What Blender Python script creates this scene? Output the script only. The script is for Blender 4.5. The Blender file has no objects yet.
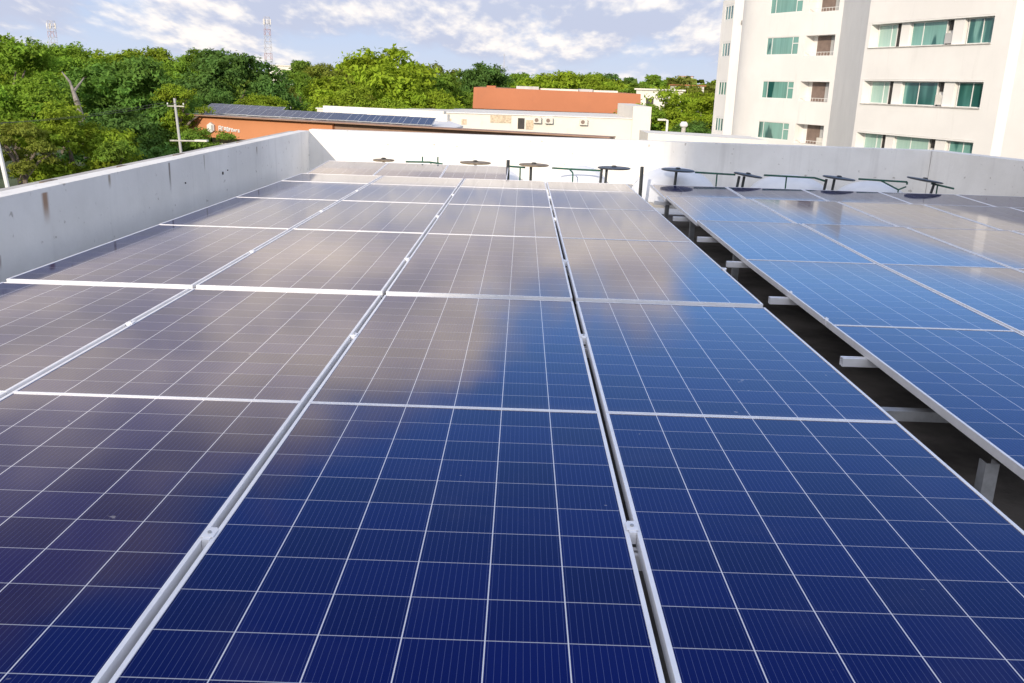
import bpy, bmesh, math, random
from math import sin, cos, radians, pi, atan, atan2, sqrt, hypot
from mathutils import Vector, Matrix
import numpy as np

S = bpy.context.scene
COL = S.collection
rnd = random.Random(7)

# ------------------------------------------------------------------ camera
YAW, PITCH, ROLL, FPX = -0.0045, 0.2817, 0.0324, 890.85
fw = Vector((sin(YAW) * cos(PITCH), cos(YAW) * cos(PITCH), -sin(PITCH)))
rt = Vector((cos(YAW), -sin(YAW), 0))
up = rt.cross(fw)
r2 = rt * cos(ROLL) + up * sin(ROLL)
u2 = -rt * sin(ROLL) + up * cos(ROLL)
cd = bpy.data.cameras.new('camera')
cam = bpy.data.objects.new('camera', cd)
COL.objects.link(cam)
cam.matrix_world = Matrix((r2, u2, -fw)).transposed().to_4x4()      # origin = the photographer's eye
cd.sensor_width = 36
cd.lens = 36 * FPX / 1024
cd.clip_start = 0.05
cd.clip_end = 9000
S.camera = cam
GROUND = -11.0          # street level; the camera is the origin of all heights

# ------------------------------------------------------------------ light
TOSUN = Vector((-0.26, -0.91, 0.28)).normalized()
SUN_EL = math.asin(TOSUN.z)
SUN_AZ = atan2(TOSUN.x, TOSUN.y)
sd = bpy.data.lights.new('sun', 'SUN')
sd.energy = 2.4
sd.angle = radians(0.6)
sd.color = (1.0, 0.87, 0.70)
sun = bpy.data.objects.new('sun', sd)
COL.objects.link(sun)
sun.rotation_euler = TOSUN.to_track_quat('Z', 'Y').to_euler()
S.view_settings.view_transform = 'Standard'
S.view_settings.look = 'None'
S.view_settings.exposure = 0.8
S.view_settings.gamma = 1.0
S.view_settings.use_curve_mapping = False


class NT:
    """tiny node helper"""
    def __init__(self, tree):
        self.t = tree
        tree.nodes.clear()

    def n(self, typ, **kw):
        nd = self.t.nodes.new(typ)
        for k, v in kw.items():
            setattr(nd, k, v)
        return nd

    def put(self, sock, v):
        if isinstance(v, bpy.types.NodeSocket):
            self.t.links.new(v, sock)
        elif v is not None:
            sock.default_value = v

    def m(self, op, a, b=None, c=None, clamp=False):
        nd = self.n('ShaderNodeMath', operation=op, use_clamp=clamp)
        self.put(nd.inputs[0], a)
        self.put(nd.inputs[1], b)
        if c is not None:
            self.put(nd.inputs[2], c)
        return nd.outputs[0]

    def step(self, v, lo, hi):
        nd = self.n('ShaderNodeMapRange', interpolation_type='SMOOTHSTEP')
        self.put(nd.inputs[0], v)
        self.put(nd.inputs[1], lo)
        self.put(nd.inputs[2], hi)
        return nd.outputs[0]

    def mix(self, f, a, b, blend='MIX'):
        nd = self.n('ShaderNodeMix', data_type='RGBA', blend_type=blend)
        self.put(nd.inputs[0], f)
        self.put(nd.inputs[6], a)
        self.put(nd.inputs[7], b)
        return nd.outputs[2]

    def noise(self, vec, scale=1.0, detail=4.0, rough=0.55, dist=0.0):
        nd = self.n('ShaderNodeTexNoise')
        if vec is not None:
            self.put(nd.inputs['Vector'], vec)
        nd.inputs['Scale'].default_value = scale
        nd.inputs['Detail'].default_value = detail
        nd.inputs['Roughness'].default_value = rough
        nd.inputs['Distortion'].default_value = dist
        return nd.outputs['Fac']

    def xyz(self, a, b, c):
        nd = self.n('ShaderNodeCombineXYZ')
        self.put(nd.inputs[0], a); self.put(nd.inputs[1], b); self.put(nd.inputs[2], c)
        return nd.outputs[0]

    def sep(self, v):
        nd = self.n('ShaderNodeSeparateXYZ')
        self.put(nd.inputs[0], v)
        return nd.outputs

    def coord(self, which='Object'):
        return self.n('ShaderNodeTexCoord').outputs[which]

    def vscale(self, v, s):
        nd = self.n('ShaderNodeVectorMath', operation='MULTIPLY')
        self.put(nd.inputs[0], v)
        nd.inputs[1].default_value = s
        return nd.outputs[0]


# ------------------------------------------------------------------ sky with clouds
W = bpy.data.worlds.new('World')
S.world = W
W.use_nodes = True
N = NT(W.node_tree)
sky = N.n('ShaderNodeTexSky', sky_type='NISHITA')
sky.sun_disc = False
sky.sun_elevation = SUN_EL
sky.sun_rotation = SUN_AZ
sky.air_density = 1.0
sky.dust_density = 0.6
sky.ozone_density = 2.0
d = N.sep(N.coord('Generated'))
az = N.m('DEGREES', N.m('ARCTAN2', d[0], d[1]))
el = N.m('DEGREES', N.m('ARCSINE', d[2]))
elp = N.m('MAXIMUM', el, 0.0)
v = N.m('MULTIPLY', N.m('LOGARITHM', N.m('ADD', N.m('DIVIDE', elp, 3.0), 1.0), math.e), 3.0)
u = N.m('DIVIDE', az, N.m('ADD', N.m('MULTIPLY', elp, 0.35), 6.0))
vec = N.xyz(u, N.m('MULTIPLY', v, 0.48), 3.7)
vec2 = N.xyz(u, N.m('MULTIPLY', N.m('ADD', v, 0.26), 0.48), 3.7)
n1 = N.noise(vec, 1.05, 8, 0.56, 0.0)
n1b = N.noise(vec2, 1.05, 8, 0.56, 0.0)
bias = N.m('ADD', N.m('MULTIPLY', N.step(el, 0.8, 3.6), 0.13), N.m('MULTIPLY', N.m('MULTIPLY', N.step(el, 2.4, 4.6), N.step(az, -18.0, -8.0)), 0.07))
dens = N.m('ADD', n1, bias)
m1 = N.m('MULTIPLY', N.step(dens, 0.43, 0.62), N.m('SUBTRACT', 1.0, N.step(el, 7.0, 10.0)))
lit = N.step(N.m('SUBTRACT', n1, n1b), -0.05, 0.09)           # tops of the cumulus catch the sun
ccol = N.mix(lit, (0.336, 0.361, 0.454, 1), (0.672, 0.622, 0.571, 1))
# the cloud bank higher up to the north-west
big = N.noise(N.xyz(N.m('MULTIPLY', az, 0.06), N.m('MULTIPLY', el, 0.10), 1.3), 1.0, 6, 0.58, 0.2)
edge = N.m('SUBTRACT', N.m('SUBTRACT', 12.8, N.m('ADD', N.m('MULTIPLY', N.m('MINIMUM', az, 0.0), 0.62), N.m('MULTIPLY', N.m('MAXIMUM', az, 0.0), 0.10))), el)
edge = N.m('ADD', edge, N.m('MULTIPLY', N.m('SUBTRACT', big, 0.5), 16.0))
azlim = N.m('SUBTRACT', 1.0, N.step(N.m('ADD', az, N.m('MULTIPLY', N.m('SUBTRACT', big, 0.5), 8.0)), 10.0, 13.0))
m2 = N.m('MULTIPLY', N.m('MULTIPLY', N.step(N.m('ADD', edge, N.m('MULTIPLY', N.m('SUBTRACT', N.noise(N.xyz(N.m('MULTIPLY', az, 0.25), N.m('MULTIPLY', el, 0.4), 5.2), 1.0, 5, 0.6), 0.5), 7.0)), -2.2, 3.4), N.step(el, 4.5, 7.5)), azlim)
b2 = N.noise(N.xyz(N.m('MULTIPLY', az, 0.10), N.m('MULTIPLY', el, 0.22), 8.1), 1.0, 4, 0.5, 0.2)
bcol = N.mix(N.step(b2, 0.32, 0.72), (0.45, 0.42, 0.43, 1), (1.08, 0.92, 0.74, 1))
bcol = N.mix(N.step(el, 15.0, 27.0), bcol, N.mix(N.step(b2, 0.32, 0.72), (0.22, 0.20, 0.24, 1), (0.44, 0.38, 0.34, 1)))
haze = N.mix(N.step(el, -1.0, 5.0), (0.386, 0.420, 0.496, 1), (0.311, 0.395, 0.546, 1))
SKY_STRENGTH = 0.102
base = N.n('ShaderNodeVectorMath', operation='SCALE')
N.put(base.inputs[0], N.mix(1.0, sky.outputs[0], (0.74, 0.92, 1.28, 1), 'MULTIPLY')); base.inputs['Scale'].default_value = SKY_STRENGTH
c0 = N.mix(N.m('SUBTRACT', 1.0, N.step(el, 3.0, 11.0)), base.outputs[0], haze)
c1 = N.mix(m2, c0, bcol)
c2 = N.mix(N.m('MULTIPLY', m1, 0.9), c1, ccol)
# broken cloud added out of view at sides, overhead and behind to brighten ambient light
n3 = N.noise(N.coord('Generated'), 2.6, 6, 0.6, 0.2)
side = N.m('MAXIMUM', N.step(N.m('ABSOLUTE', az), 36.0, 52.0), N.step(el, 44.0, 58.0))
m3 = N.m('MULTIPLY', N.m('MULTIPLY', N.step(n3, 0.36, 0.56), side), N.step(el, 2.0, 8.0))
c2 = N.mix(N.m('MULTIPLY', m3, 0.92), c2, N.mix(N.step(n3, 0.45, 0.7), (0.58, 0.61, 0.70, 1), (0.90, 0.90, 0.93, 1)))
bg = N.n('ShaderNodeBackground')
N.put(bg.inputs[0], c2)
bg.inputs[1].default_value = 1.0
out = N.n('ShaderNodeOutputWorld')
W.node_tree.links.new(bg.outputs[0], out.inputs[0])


# ------------------------------------------------------------------ materials
def newmat(name):
    m = bpy.data.materials.new(name)
    m.use_nodes = True
    nt = NT(m.node_tree)
    o = nt.n('ShaderNodeOutputMaterial')
    p = nt.n('ShaderNodeBsdfPrincipled')
    m.node_tree.links.new(p.outputs[0], o.inputs[0])
    return m, nt, p, o


def plain(name, col, rough=0.6, metal=0.0, var=0.12, scale=6.0, bump=0.0, spec=0.5):
    m, nt, p, o = newmat(name)
    co = nt.coord('Object')
    f = nt.noise(co, scale, 5, 0.6)
    a = tuple(c * (1 - var) for c in col) + (1,)
    b = tuple(min(1, c * (1 + var)) for c in col) + (1,)
    nt.put(p.inputs['Base Color'], nt.mix(nt.step(f, 0.3, 0.7), a, b))
    p.inputs['Roughness'].default_value = rough
    p.inputs['Metallic'].default_value = metal
    p.inputs['Specular IOR Level'].default_value = spec
    if bump:
        bp = nt.n('ShaderNodeBump')
        bp.inputs['Strength'].default_value = bump
        bp.inputs['Distance'].default_value = 0.02
        nt.put(bp.inputs['Height'], nt.noise(co, scale * 6, 4))
        nt.put(p.inputs['Normal'], bp.outputs[0])
    return m


MAT = {}
MAT['alu'] = plain('anodised_aluminium', (0.83, 0.83, 0.85), 0.4, 0.1, 0.05, 9)
MAT['galv'] = plain('galvanised_steel', (0.42, 0.43, 0.44), 0.5, 0.5, 0.2, 12)
MAT['roof_dark'] = plain('shade_dark_membrane', (0.17, 0.155, 0.14), 0.9, 0, 0.5, 2.0, 0.3)
MAT['roof_white'] = plain('white_roof_coating', (0.70, 0.70, 0.70), 0.8, 0, 0.12, 1.5, 0.2)
MAT['dome'] = plain('milky_acrylic', (0.74, 0.76, 0.80), 0.45, 0, 0.06, 3)
MAT['disc'] = plain('dark_painted_disc', (0.045, 0.048, 0.05), 0.45, 0.2, 0.3, 14)
MAT['disc_sunlit'] = plain('sunlit_brown_disc', (0.22, 0.17, 0.11), 0.6, 0.1, 0.4, 14)  # sunlit copy of the dark disc: sunlight put into the colour
MAT['green_metal'] = plain('dark_green_paint', (0.012, 0.085, 0.055), 0.45, 0, 0.3, 14)
MAT['dark_metal'] = plain('dark_grey_paint', (0.03, 0.035, 0.037), 0.5, 0, 0.3, 14)
def streaked(name, col, dirt, amount=0.35, z=0.3, xy=2.2):
    """painted render with rain streaks and patchy weathering"""
    m, nt, p, o = newmat(name)
    co = nt.coord('Object')
    runs = nt.noise(nt.vscale(co, (xy, xy, z)), 1.0, 6, 0.65)
    blot = nt.noise(co, 0.35, 5, 0.6)
    c = nt.mix(nt.step(blot, 0.35, 0.7), tuple(q * .93 for q in col) + (1,), col + (1,))
    c = nt.mix(nt.m('MULTIPLY', nt.step(runs, 0.55, 0.82), amount), c, dirt + (1,))
    nt.put(p.inputs['Base Color'], c)
    p.inputs['Roughness'].default_value = 0.85
    bp = nt.n('ShaderNodeBump')
    bp.inputs['Strength'].default_value = 0.1
    bp.inputs['Distance'].default_value = 0.02
    nt.put(bp.inputs['Height'], nt.noise(co, 14.0, 4))
    nt.put(p.inputs['Normal'], bp.outputs[0])
    return m


MAT['facade'] = streaked('cream_white_render', (0.80, 0.785, 0.765), (0.50, 0.48, 0.46), 0.30)
MAT['orange'] = streaked('orange_paint', (0.56, 0.235, 0.110), (0.36, 0.16, 0.09), 0.3, 0.5, 1.0)
MAT['orange_roof'] = streaked('terracotta_paint', (0.44, 0.165, 0.080), (0.27, 0.11, 0.07), 0.4, 0.5, 0.9)
MAT['eave'] = plain('dusty_eave_and_fascia_shade', (0.30, 0.185, 0.13), 0.7, 0, 0.1, 2)
MAT['white_paint'] = streaked('white_wall_paint', (0.74, 0.71, 0.65), (0.45, 0.41, 0.35), 0.35, 0.4, 1.2)
MAT['grey_sheet'] = plain('grey_roof_sheet', (0.42, 0.42, 0.43), 0.5, 0.3, 0.15, 1)
MAT['ac'] = plain('air_conditioner_casing', (0.62, 0.60, 0.55), 0.5, 0, 0.08, 4)
MAT['dark'] = plain('dark_opening', (0.03, 0.026, 0.024), 0.6, 0, 0.3, 2)
MAT['brown'] = plain('brown_door', (0.20, 0.145, 0.12), 0.6, 0, 0.15, 3)
MAT['beige'] = plain('beige_louvre', (0.55, 0.45, 0.33), 0.7, 0, 0.25, 7)
MAT['concrete'] = plain('pale_concrete', (0.45, 0.43, 0.40), 0.85, 0, 0.2, 3)
MAT['winframe'] = plain('white_window_frame', (0.74, 0.74, 0.72), 0.5, 0, 0.03, 3)
MAT['bark'] = plain('grey_bark', (0.16, 0.13, 0.105), 0.9, 0, 0.35, 5, 0.5)
MAT['grey_bark_pale'] = plain('pale_bark', (0.22, 0.20, 0.175), 0.9, 0, 0.3, 4, 0.4)
MAT['ground'] = plain('grass_and_earth', (0.045, 0.065, 0.022), 0.95, 0, 0.5, 0.12)
MAT['roof_cells'] = plain('dark_solar_cells', (0.035, 0.037, 0.055), 0.25, 0, 0.3, 3)
MAT['asphalt'] = plain('asphalt', (0.05, 0.05, 0.05), 0.9, 0, 0.2, 1.0)
MAT['red_paint'] = plain('red_mast_paint', (0.44, 0.25, 0.23), 0.6, 0, 0.1, 1)
MAT['mast_grey'] = plain('faded_mast_paint', (0.52, 0.50, 0.52), 0.7, 0, 0.08, 1)
MAT['white_mast'] = plain('white_mast_paint', (0.70, 0.70, 0.70), 0.6, 0, 0.05, 1)
MAT['grey_wall'] = plain('grey_render', (0.42, 0.42, 0.42), 0.85, 0, 0.06, 1)


def teal_glass():
    """tinted panes: each has its own depth of tint, some with a half drawn curtain behind"""
    m, nt, p, o = newmat('teal_window_glass')
    co = nt.coord('Object')
    rv = nt.n('ShaderNodeObjectInfo').outputs['Random']
    off = nt.n('ShaderNodeVectorMath', operation='ADD')
    nt.put(off.inputs[0], nt.vscale(co, (0.55, 0.55, 0.12)))
    nt.put(off.inputs[1], nt.xyz(nt.m('MULTIPLY', rv, 37.0), 0.0, 0.0))
    f = nt.noise(off.outputs[0], 1.6, 2, 0.5)
    drape = nt.noise(nt.vscale(co, (9, 9, 0.2)), 1.0, 2, 0.5)
    c = nt.mix(nt.step(f, 0.40, 0.60), (0.018, 0.085, 0.078, 1), (0.085, 0.25, 0.22, 1))
    k = nt.m('MULTIPLY', nt.step(nt.m('ADD', f, nt.m('MULTIPLY', rv, 0.35)), 0.62, 0.66), nt.m('ADD', 0.35, nt.m('MULTIPLY', drape, 0.6)))
    c = nt.mix(k, c, (0.22, 0.42, 0.37, 1))
    nt.put(p.inputs['Base Color'], c)
    p.inputs['Roughness'].default_value = 0.06
    p.inputs['IOR'].default_value = 1.6
    return m


MAT['glass'] = teal_glass()


def pale_glass():
    m, nt, p, o = newmat('curtained_window_glass')
    co = nt.coord('Object')
    f = nt.noise(nt.vscale(co, (6, 6, 0.4)), 1.0, 2, 0.5)
    nt.put(p.inputs['Base Color'], nt.mix(f, (0.26, 0.46, 0.40, 1), (0.46, 0.58, 0.52, 1)))
    p.inputs['Roughness'].default_value = 0.15
    return m


MAT['pale_glass'] = pale_glass()


def parapet_material():
    """old white paint: grey weathering, vertical run marks, a few rust streaks"""
    m, nt, p, o = newmat('weathered_white_paint')
    co = nt.coord('Object')
    s = nt.sep(co)
    blot = nt.noise(co, 1.4, 6, 0.6)
    runs = nt.noise(nt.vscale(co, (5.0, 5.0, 0.35)), 1.0, 5, 0.6)
    c = nt.mix(nt.step(blot, 0.3, 0.72), (0.74, 0.72, 0.68, 1), (0.84, 0.82, 0.78, 1))
    c = nt.mix(nt.m('MULTIPLY', nt.step(runs, 0.50, 0.78), 0.36), c, (0.47, 0.45, 0.42, 1))
    spots = nt.noise(co, 11.0, 3, 0.5)
    c = nt.mix(nt.m('MULTIPLY', nt.step(spots, 0.67, 0.74), 0.6), c, (0.30, 0.26, 0.22, 1))
    # rust runs below embedded fixings: (along, top, length, half width)
    for (yy, zt, ln, hw, col) in ((6.19, -0.835, 0.24, 0.042, (0.30, 0.15, 0.06, 1)),
                                  (7.2, -0.81, 0.12, 0.02, (0.33, 0.27, 0.20, 1)), (9.4, -0.82, 0.2, 0.012, (0.3, 0.26, 0.2, 1)),
                                  (5.0, -0.86, 0.3, 0.03, (0.42, 0.37, 0.30, 1)),
                                  (8.45, -0.82, 0.30, 0.022, (0.16, 0.12, 0.09, 1)),
                                  (5.55, -1.16, 0.10, 0.025, (0.22, 0.15, 0.10, 1)),
                                  (11.3, -0.86, 0.12, 0.020, (0.25, 0.20, 0.15, 1))):
        wob = nt.m('MULTIPLY', nt.m('SUBTRACT', runs, 0.5), 0.05)
        dx = nt.m('ABSOLUTE', nt.m('ADD', nt.m('SUBTRACT', s[1], yy), wob))
        a = nt.m('SUBTRACT', 1.0, nt.step(dx, hw * 0.35, hw * 1.5))
        top = nt.step(s[2], zt + 0.012, zt - 0.005)
        bot = nt.step(s[2], zt - ln, zt - ln * 0.25)
        k = nt.m('MULTIPLY', nt.m('MULTIPLY', a, nt.m('MULTIPLY', nt.step(nt.m('MULTIPLY', s[2], -1), -zt - 0.012, -zt), bot)), 0.85)
        c = nt.mix(k, c, col)
    nt.put(p.inputs['Base Color'], c)
    p.inputs['Roughness'].default_value = 0.85
    bp = nt.n('ShaderNodeBump')
    bp.inputs['Strength'].default_value = 0.25
    bp.inputs['Distance'].default_value = 0.01
    nt.put(bp.inputs['Height'], nt.noise(co, 26.0, 4))
    nt.put(p.inputs['Normal'], bp.outputs[0])
    return m


MAT['parapet'] = parapet_material()


def solar_material(near=True):
    """navy silicon cells under glass; UV counts cells (u across, v along)"""
    m, nt, p, o = newmat('solar_cells')
    uv = nt.n('ShaderNodeUVMap').outputs[0]
    s = nt.sep(uv)

    def line(x, period, half):
        f = nt.m('FRACT', nt.m('ADD', nt.m('DIVIDE', x, period), 0.5))
        dist = nt.m('MULTIPLY', nt.m('ABSOLUTE', nt.m('SUBTRACT', f, 0.5)), period)
        return nt.m('SUBTRACT', 1.0, nt.step(dist, half * 0.7, half * 1.3))
    gu = line(s[0], 1.0, 0.0082)
    gv = line(s[1], 1.0, 0.0085)
    wires = line(nt.m('ADD', s[0], 1 / 24), 1 / 12, 0.0028)
    cell = nt.xyz(nt.m('FLOOR', s[0]), nt.m('FLOOR', s[1]), nt.n('ShaderNodeObjectInfo').outputs['Random'])
    wn = nt.n('ShaderNodeTexWhiteNoise', noise_dimensions='3D')
    nt.put(wn.inputs['Vector'], cell)
    c = nt.mix(wn.outputs['Value'], (0.0010, 0.0020, 0.054, 1), (0.0018, 0.0045, 0.086, 1))
    c = nt.mix(nt.m('MULTIPLY', wires, 0.38), c, (0.16, 0.19, 0.36, 1))
    dust = nt.noise(nt.n('ShaderNodeNewGeometry').outputs['Position'], 2.3, 5, 0.6)
    c = nt.mix(nt.m('MULTIPLY', gv, 0.66), c, (0.62, 0.62, 0.66, 1))
    c = nt.mix(nt.m('MULTIPLY', gu, 0.95), c, (0.72, 0.72, 0.76, 1))
    c = nt.mix(nt.m('MULTIPLY', nt.step(dust, 0.50, 0.75), 0.025), c, (0.4, 0.36, 0.30, 1))
    # dust washed down to the lower frame edge, a few dried drip marks
    low = nt.m('SUBTRACT', 1.0, nt.step(nt.m('ADD', s[1], nt.m('MULTIPLY', dust, 0.5)), 0.25, 0.75))
    c = nt.mix(nt.m('MULTIPLY', low, 0.05), c, (0.42, 0.38, 0.33, 1))
    fleck = nt.noise(nt.n('ShaderNodeNewGeometry').outputs['Position'], 19.0, 2, 0.5)
    c = nt.mix(nt.m('MULTIPLY', nt.step(fleck, 0.765, 0.79), 0.35), c, (0.55, 0.53, 0.50, 1))
    nt.put(p.inputs['Base Color'], c)
    nt.put(p.inputs['Roughness'], nt.m('ADD', 0.035, nt.m('MULTIPLY', dust, 0.05)))
    p.inputs['IOR'].default_value = 1.40
    p.inputs['Specular Tint'].default_value = (0.30, 0.38, 0.80, 1)      # blue anti-reflective coat
    return m


MAT['solar'] = solar_material()


def leaf_material(name):
    m, nt, p, o = newmat(name)
    m.node_tree.nodes.remove(p)
    oi = nt.n('ShaderNodeObjectInfo')
    pos = nt.coord('Object')
    f = nt.noise(pos, 1.7, 3, 0.6)
    g = nt.noise(pos, 7.0, 2, 0.6)
    base = oi.outputs['Color']
    hsv = nt.n('ShaderNodeHueSaturation')
    nt.put(hsv.inputs['Color'], base)
    nt.put(hsv.inputs['Hue'], nt.m('ADD', 0.475, nt.m('MULTIPLY', f, 0.05)))
    nt.put(hsv.inputs['Value'], nt.m('ADD', 0.10, nt.m('ADD', nt.m('MULTIPLY', f, 1.25), nt.m('MULTIPLY', g, 0.55))))
    hsv.inputs['Saturation'].default_value = 1.0
    df = nt.n('ShaderNodeBsdfDiffuse')
    nt.put(df.inputs[0], hsv.outputs[0])
    tr = nt.n('ShaderNodeBsdfTranslucent')
    nt.put(tr.inputs[0], nt.mix(1.0, hsv.outputs[0], (1.25, 1.25, 0.6, 1), 'MULTIPLY'))
    mx = nt.n('ShaderNodeMixShader')
    mx.inputs[0].default_value = 0.30
    nt.put(mx.inputs[1], df.outputs[0])
    nt.put(mx.inputs[2], tr.outputs[0])
    nt.put(o.inputs[0], mx.outputs[0])
    return m


MAT['leaf'] = leaf_material('leaves')


# ------------------------------------------------------------------ mesh and object helpers
def box(bm, x0, x1, y0, y1, z0, z1, M=None):
    vs = [Vector((x, y, z)) for z in (z0, z1) for y in (y0, y1) for x in (x0, x1)]
    if M is not None:
        vs = [M @ q for q in vs]
    v = [bm.verts.new(q) for q in vs]
    for f in ((0, 2, 3, 1), (4, 5, 7, 6), (0, 1, 5, 4), (2, 6, 7, 3), (1, 3, 7, 5), (0, 4, 6, 2)):
        bm.faces.new([v[i] for i in f])
    return v


def tube(bm, a, b, r, r_end=None, n=8, cap=True):
    a = Vector(a); b = Vector(b)
    r_end = r if r_end is None else r_end
    q = (b - a).to_track_quat('Z', 'Y')
    ra, rb = [], []
    for i in range(n):
        t = 2 * pi * i / n
        o_ = q @ Vector((cos(t), sin(t), 0))
        ra.append(bm.verts.new(a + o_ * r)); rb.append(bm.verts.new(b + o_ * r_end))
    for i in range(n):
        j = (i + 1) % n
        bm.faces.new((ra[i], ra[j], rb[j], rb[i]))
    if cap:
        bm.faces.new(ra[::-1]); bm.faces.new(rb)


def lathe(bm, prof, n=24, M=None, close=True):
    rings = []
    for (r, z) in prof:
        ring = []
        for i in range(n):
            t = 2 * pi * i / n
            q = Vector((r * cos(t), r * sin(t), z))
            ring.append(bm.verts.new(M @ q if M is not None else q))
        rings.append(ring)
    for k in range(len(rings) - 1):
        for i in range(n):
            j = (i + 1) % n
            bm.faces.new((rings[k][i], rings[k][j], rings[k + 1][j], rings[k + 1][i]))
    if close:
        bm.faces.new(rings[0][::-1]); bm.faces.new(rings[-1])


def prism(bm, pts, z0, z1):
    """vertical prism over an outline (counter-clockwise); z1 may be a list"""
    zb = z0 if isinstance(z0, (list, tuple)) else [z0] * len(pts)
    zt = z1 if isinstance(z1, (list, tuple)) else [z1] * len(pts)
    lo = [bm.verts.new((p[0], p[1], zb[i])) for i, p in enumerate(pts)]
    hi = [bm.verts.new((p[0], p[1], zt[i])) for i, p in enumerate(pts)]
    n = len(pts)
    for i in range(n):
        j = (i + 1) % n
        bm.faces.new((lo[i], lo[j], hi[j], hi[i]))
    bm.faces.new(hi); bm.faces.new(lo[::-1])


def mesh_of(name, bm, mat, smooth=False):
    bmesh.ops.recalc_face_normals(bm, faces=bm.faces)
    me = bpy.data.meshes.new(name)
    bm.to_mesh(me); bm.free()
    me.materials.append(MAT[mat] if isinstance(mat, str) else mat)
    if smooth:
        me.polygons.foreach_set('use_smooth', [True] * len(me.polygons))
    return me


def obj(name, data, mat=None, parent=None, smooth=False):
    me = data if isinstance(data, bpy.types.Mesh) else mesh_of(name, data, mat, smooth)
    o = bpy.data.objects.new(name, me)
    COL.objects.link(o)
    if parent is not None:
        o.parent = parent
    return o


def tag(o, label=None, cat=None, group=None, kind=None):
    if label: o['label'] = label
    if cat: o['category'] = cat
    if group: o['group'] = group
    if kind: o['kind'] = kind
    return o


def thing(name, label, cat, loc=(0, 0, 0), rot=(0, 0, 0), group=None):
    o = bpy.data.objects.new(name, None)
    COL.objects.link(o)
    o.empty_display_size = 0.2
    o.location = loc
    o.rotation_euler = rot
    return tag(o, label, cat, group)


def dup(root, loc, rot=None, label=None, group=None):
    r = root.copy(); COL.objects.link(r)
    r.location = loc
    if rot is not None: r.rotation_euler = rot
    if label: r['label'] = label
    if group: r['group'] = group
    for ch in list(root.children):
        c = ch.copy(); COL.objects.link(c); c.parent = r
        for g in list(ch.children):
            e = g.copy(); COL.objects.link(e); e.parent = c
    return r


def spot(px, py, Y):
    """layout aid: the place on the vertical plane at distance Y seen at a picture position"""
    dd = fw + r2 * ((px - 512) / FPX) - u2 * ((py - 341.5) / FPX)
    return dd * (Y / dd.y)


# ------------------------------------------------------------------ setting: ground, roof
bm = bmesh.new()
box(bm, -4000, 4000, -600, 7000, GROUND - 1, GROUND)
tag(obj('ground', bm, 'ground'), kind='structure')
bm = bmesh.new()
box(bm, -160, 60, 33.0, 41.0, GROUND + 0.002, GROUND + 0.02)
tag(obj('road', bm, 'asphalt'), kind='structure')
ROOF = -1.62
bm = bmesh.new()
box(bm, -3.3, 12.0, -8.0, 14.1, ROOF - 0.3, ROOF)
tag(obj('roof_deck', bm, 'roof_white'), kind='structure')
bm = bmesh.new()
box(bm, -3.05, 10.0, -6.0, 11.9, ROOF + 0.004, ROOF + 0.012)  # dark sheet under the arrays, under-panel shade put into its colour
tag(obj('shaded_roof_membrane', bm, 'roof_dark'), kind='structure')

# body of the building the roof belongs to
bm = bmesh.new()
box(bm, -3.64, 12.4, -8.3, 14.42, GROUND, ROOF - 0.31)
tag(obj('roof_building', bm, 'white_paint'), 'white building carrying the roof of solar panels', 'building')

# parapets -------------------------------------------------------------
XL, YF, ZP = -3.31, 14.10, -0.80
t = thing('parapet_wall', 'long weathered white parapet wall with rust runs along the left of the solar panels', 'wall')
bm = bmesh.new()
prism(bm, [(XL, -8), (XL, YF), (-3.47, YF), (-3.47, -8)], ROOF - 0.3, [ZP, ZP + 0.005, ZP + 0.004, ZP])
obj('wall', bm, 'parapet', t)
bm = bmesh.new()          # low outer lip of the coping
box(bm, -3.66, -3.472, -8, YF + 0.2, ROOF - 0.3, ZP - 0.022)
obj('coping_lip', bm, 'concrete', t)
bm = bmesh.new()
for (yy, zz, r) in ((9.95, -1.052, 0.017), (10.12, -1.035, 0.007), (8.82, -1.04, 0.008)):
    tube(bm, (XL + 0.001, yy, zz), (XL + 0.010, yy, zz), r, n=10)
obj('drain_hole', bm, 'dark', t)
bm = bmesh.new()
for (yy, ln) in ((6.6, .16), (7.9, .10), (9.2, .2), (11.3, .1)):
    box(bm, -3.56, -3.475, yy, yy + ln, ZP - 0.0215, ZP - .004)
    box(bm, -3.60, -3.55, yy + ln * 1.2, yy + ln * 1.6, ZP - 0.0215, ZP - .012)
obj('debris', bm, 'bark', t)

t = thing('parapet_wall', 'white parapet wall closing the far end of the roof, sunlit on its left half', 'wall')
bm = bmesh.new()
prism(bm, [(XL, YF + 0.25), (XL, YF), (6.25, 13.96), (6.32, 14.21)], ROOF - 0.3, [ZP + .02, ZP + .02, ZP + .016, ZP + .016])
obj('wall', bm, 'parapet', t)
t = thing('parapet_wall', 'shaded white parapet wall running off at the right below the apartment building', 'wall')
bm = bmesh.new()
prism(bm, [(6.255, 13.955), (7.95, 7.90), (8.25, 7.95), (6.5, 14.20), (6.325, 14.205)], ROOF - 0.3, ZP + .014)
obj('wall', bm, 'parapet', t)

# ------------------------------------------------------------------ solar panels
PW = 0.992               # panel width
PIT = 1.012              # column pitch
CX0 = -2.733             # left edge of the big array
LIP = 0.0105
FH = 0.035


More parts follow.
